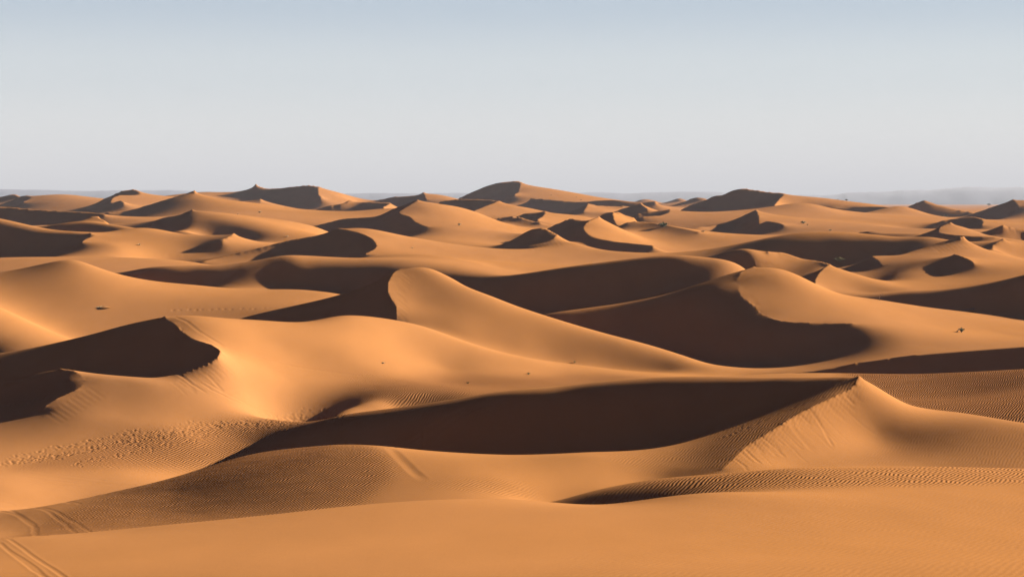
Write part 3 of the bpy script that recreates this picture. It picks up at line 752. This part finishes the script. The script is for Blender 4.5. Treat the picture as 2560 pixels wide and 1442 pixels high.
def bush_parts(g, w, h, stems, leaves, leaf, droop=0.3):
    """curved stems fanning out of the sand and leaf blades along them"""
    S, L = [], []
    for _ in range(stems):
        a = g.uniform(0, 2 * math.pi); lean = math.sqrt(g.random()); ln = g.uniform(.6, 1.0)
        tip = np.array([math.cos(a) * lean * w / 2, math.sin(a) * lean * w / 2, h * ln * (1 - .45 * lean)])
        P = [np.array([math.cos(a), math.sin(a), 0]) * w * .06 * lean + tip * np.array([t ** .9, t ** .9, 1]) * t ** (0.0 if t == 0 else 0.05) * np.array([1, 1, 1]) * t - np.array([0, 0, .03 * (t == 0)]) + np.array([0, 0, h * droop * t * (1 - t)]) for t in np.linspace(0, 1, 6)]
        S.append(tube_path(P, max(w * .012, .006), max(w * .004, .003), 4))
        for _ in range(leaves):
            t = g.uniform(.25, 1.0) * 5; k = min(int(t), 4); p = P[k] + (P[k + 1] - P[k]) * (t - k)
            d = np.array([g.gauss(0, 1), g.gauss(0, 1), g.gauss(.5, .7)]); d /= np.linalg.norm(d)
            e = np.cross(d, (g.gauss(0, 1), g.gauss(0, 1), g.gauss(0, 1))); e /= np.linalg.norm(e) + 1e-9
            s = leaf * g.uniform(.6, 1.3)
            L.append(([p, p + d * s * .5 + e * s * .22, p + d * s, p + d * s * .5 - e * s * .22], [(0, 1, 2, 3)]))
    return S, L
def place(name, label, cat, u, v, group=None):
    y = ground_at(u, v); x = (u - CX) / F * y
    o = bpy.data.objects.new(name, None); C.objects.link(o)
    o.location = (x, y, ground_z(x, y)); o.empty_display_size = 0.2
    o['label'] = label; o['category'] = cat
    if group: o['group'] = group
    return o, y / F
def bush(u, v, wpx, hpx, label, kind='green', group='low shrubs scattered over the dunes', stems=26, leaves=16, seed=None):
    name = {'green': 'green_shrub', 'pale': 'pale_shrub', 'dry': 'dry_tuft'}[kind]
    o, px = place(name, label, 'shrub' if kind != 'dry' else 'tuft', u, v, group)
    g = random.Random(seed if seed is not None else int(u * 7 + v))
    w, h = wpx * px, hpx * px
    S, L = bush_parts(g, w, h, stems, leaves, max(w, h) * .13)
    mesh_obj('stems', S, M_DRY if kind == 'dry' else M_WOOD, o)
    mesh_obj('foliage', L, {'green': M_GREEN, 'pale': M_PALE, 'dry': M_DRY}[kind], o)
    return o, px
SH = 'low shrubs scattered over the dunes'
o, px = bush(2404, 831, 17, 15, 'round green shrub with a dead branch arching to its left on the lit dune')
mesh_obj('dead_branch', [tube_path([(-17 * px, -.1, -.02), (-13 * px, -.1, 2 * px), (-8 * px, -.05, 7 * px), (-3 * px, 0, 8 * px), (0, 0, 5 * px)], .05, .035, 6),
                         tube_path([(-20 * px, -.1, 1.5 * px), (-14 * px, -.1, 2.2 * px), (-10 * px, -.1, 3 * px)], .02, .035, 6)], M_WOOD, o)
bush(1658, 567, 30, 11, 'widest low green plant, spread out on the lit slope beyond the long crescent dune', stems=34)
bush(2008, 559, 16, 7, 'dark green bush on the face of the broad rounded dune at upper right')
bush(2019, 563, 7, 4, 'smaller dark bush just right below the bush on the broad rounded dune', stems=14)
bush(2075, 577, 9, 4, 'little dark shrub low on the right foot of the broad rounded dune', stems=14)
bush(2099, 653, 26, 12, 'pale yellow-green bush at the shaded foot of the long dark slope at right', 'pale', stems=40)
bush(1148, 565, 9, 10, 'small upright shrub alone on the wide sunlit slope of the central far dune', 'dry')
bush(649, 533, 9, 7, 'dry tuft on the brown slope below the pointed dune at upper left', 'dry')
bush(595, 537, 5, 4, 'tiny dry tuft left of the larger tuft on the brown slope', 'dry', stems=12)
bush(1378, 489, 4, 2.5, 'dark speck of a shrub highest on the right flank of the tallest dune', stems=10)
bush(1441, 493, 4, 2.5, 'dark shrub speck midway down the right flank of the tallest dune', stems=10)
bush(1452, 501, 6, 3, 'dark shrub lowest on the right flank of the tallest dune', stems=12)
bush(2095, 500, 6, 3, 'tiny shrub on the skyline ridge at right, left of the small tree', stems=12)
bush(2355, 541, 6, 4, 'left one of two small shrubs in front of the dark far dune at right', stems=14)
bush(2365, 541, 8, 5, 'right one of two small shrubs in front of the dark far dune at right', stems=14)
bush(1437, 907, 8, 7, 'yellow-green tuft in the middle of the long sunlit slope', 'pale', stems=18)
bush(1321, 936, 11, 6, 'dark little clump on a sand mound above the rippled hollow', 'green', stems=18)
bush(959, 908, 10, 4, 'flat straw-coloured tuft on the smooth lit slope left of centre', 'dry', stems=18)
bush(1690, 882, 14, 6, 'yellow-green creeping plant in the small lit hollow beside the dark bowl', 'pale', stems=22)
bush(1170, 958, 10, 4, 'dark flat tuft just above the shaded rippled hollow', 'green', stems=16)
bush(349, 613, 11, 5, 'small tuft below the lit round dune at left', 'dry', stems=16)
bush(1030, 621, 8, 4, 'small brown tuft on the bright slope right of the dark hill', 'dry', stems=14)
bush(717, 592, 9, 3, 'thin dry tuft on the pale slope behind the dark hill', 'dry', stems=12)
bush(2221, 752, 6, 4, 'small yellow tuft beside the bent dead stalk', 'pale', stems=12)
bush(1758, 580, 13, 4, 'low dry tuft on the flat sand below the dark crescent at right of centre', 'dry', stems=16)
o, px = place('twig_heap', 'loose heap of dry twigs on the left sunlit slope', 'twigs', 254, 768)
g = random.Random(3)
mesh_obj('twigs', [tube_path([(g.uniform(-18, 14) * px, g.uniform(-.4, .4), .02), (g.uniform(-8, 8) * px, g.uniform(-.3, .3), g.uniform(.5, 2.4) * px), (g.uniform(-14, 18) * px, g.uniform(-.4, .4), .02 + g.uniform(0, .05))], .03, .012, 5) for _ in range(18)], M_DRY, o)
mesh_obj('drifted_sand', [(lambda q: q)(([(math.cos(t) * r_ * 16 * px + 8 * px, math.sin(t) * r_ * .8, (1 - r_ ** 2) * 2.2 * px - .02) for r_ in (1, .7, .35) for t in np.linspace(0, 2 * math.pi, 17)[:-1]],
             [(a * 16 + k, a * 16 + (k + 1) % 16, (a + 1) * 16 + (k + 1) % 16, (a + 1) * 16 + k) for a in range(2) for k in range(16)] + [tuple(range(32, 48))]))], sand, o)
o, px = place('dead_stalk', 'tall bent dead stalk standing up in front of the dark band at right', 'stalk', 2199, 751)
mesh_obj('stem', [tube_path([(0, 0, -.05), (-.4 * px, 0, 4 * px), (-.2 * px, 0, 8 * px), (1.2 * px, 0, 12 * px), (2.6 * px, 0, 14.5 * px)], .05, .035, 6)], M_DRY, o)
mesh_obj('twig', [tube_path([(1.2 * px, 0, 12 * px), (4 * px, 0, 15 * px), (6 * px, 0, 15.5 * px)], .035, .02, 5), tube_path([(1.4 * px, 0, 12.4 * px), (1.5 * px, 0.05, 16.5 * px)], .03, .015, 5)], M_DRY, o)
o, px = place('fallen_branch', 'dark dead branch lying on the tracked sand strip at far right', 'branch', 2432, 774)
mesh_obj('limb', [tube_path([(-30 * px, -.2, .01), (-20 * px, -.1, .02), (-8 * px, 0, .06), (-2 * px, 0, .12)], .02, .05, 5)], M_WOOD, o)
mesh_obj('root_knot', [tube_path([(-5 * px, 0, .04), (-2 * px, .02, .13), (1 * px, 0, .16), (4 * px, -.03, .03)], .05, .07, 6), tube_path([(-1 * px, 0, .1), (1.5 * px, .1, 4 * px), (3 * px, .1, 4.4 * px)], .04, .015, 5)], M_WOOD, o)
def tree(u, v, wpx, hpx, label):
    o, px = place('acacia_tree', label, 'tree', u, v, 'small far trees on the right skyline')
    w, h = wpx * px, hpx * px; g = random.Random(int(u))
    mesh_obj('trunk', [tube_path([(0, 0, -.3), (.04 * w, 0, h * .2), (0, .02 * w, h * .45), (.03 * w, 0, h * .6)], w * .05, w * .03, 6)] +
             [tube_path([(0, 0, h * .4), (math.cos(a) * w * .2, math.sin(a) * w * .2, h * .62), (math.cos(a) * w * .36, math.sin(a) * w * .36, h * .78)], w * .025, w * .01, 5) for a in (0.3, 1.7, 2.9, 4.1, 5.3)], M_WOOD, o)
    L = []
    for _ in range(420):
        a = g.uniform(0, 6.283); q = math.sqrt(g.random()) * .5
        p = np.array([math.cos(a) * q * w, math.sin(a) * q * w, h * (.72 + g.uniform(-.22, .26) * (1 - q * 1.3))])
        d = np.array([g.gauss(0, 1) for _ in range(3)]); d /= np.linalg.norm(d); e = np.cross(d, (.3, .5, .8)); s = w * .07
        L.append(([p, p + d * s + e * s, p + 2 * d * s, p + d * s - e * s], [(0, 1, 2, 3)]))
    mesh_obj('crown', L, M_GREEN, o)
tree(2116, 504, 6, 6, 'tiny tree on the skyline right of the big dark dune')
tree(2472, 517, 9, 8, 'small far tree near the right edge in front of the blue hills')
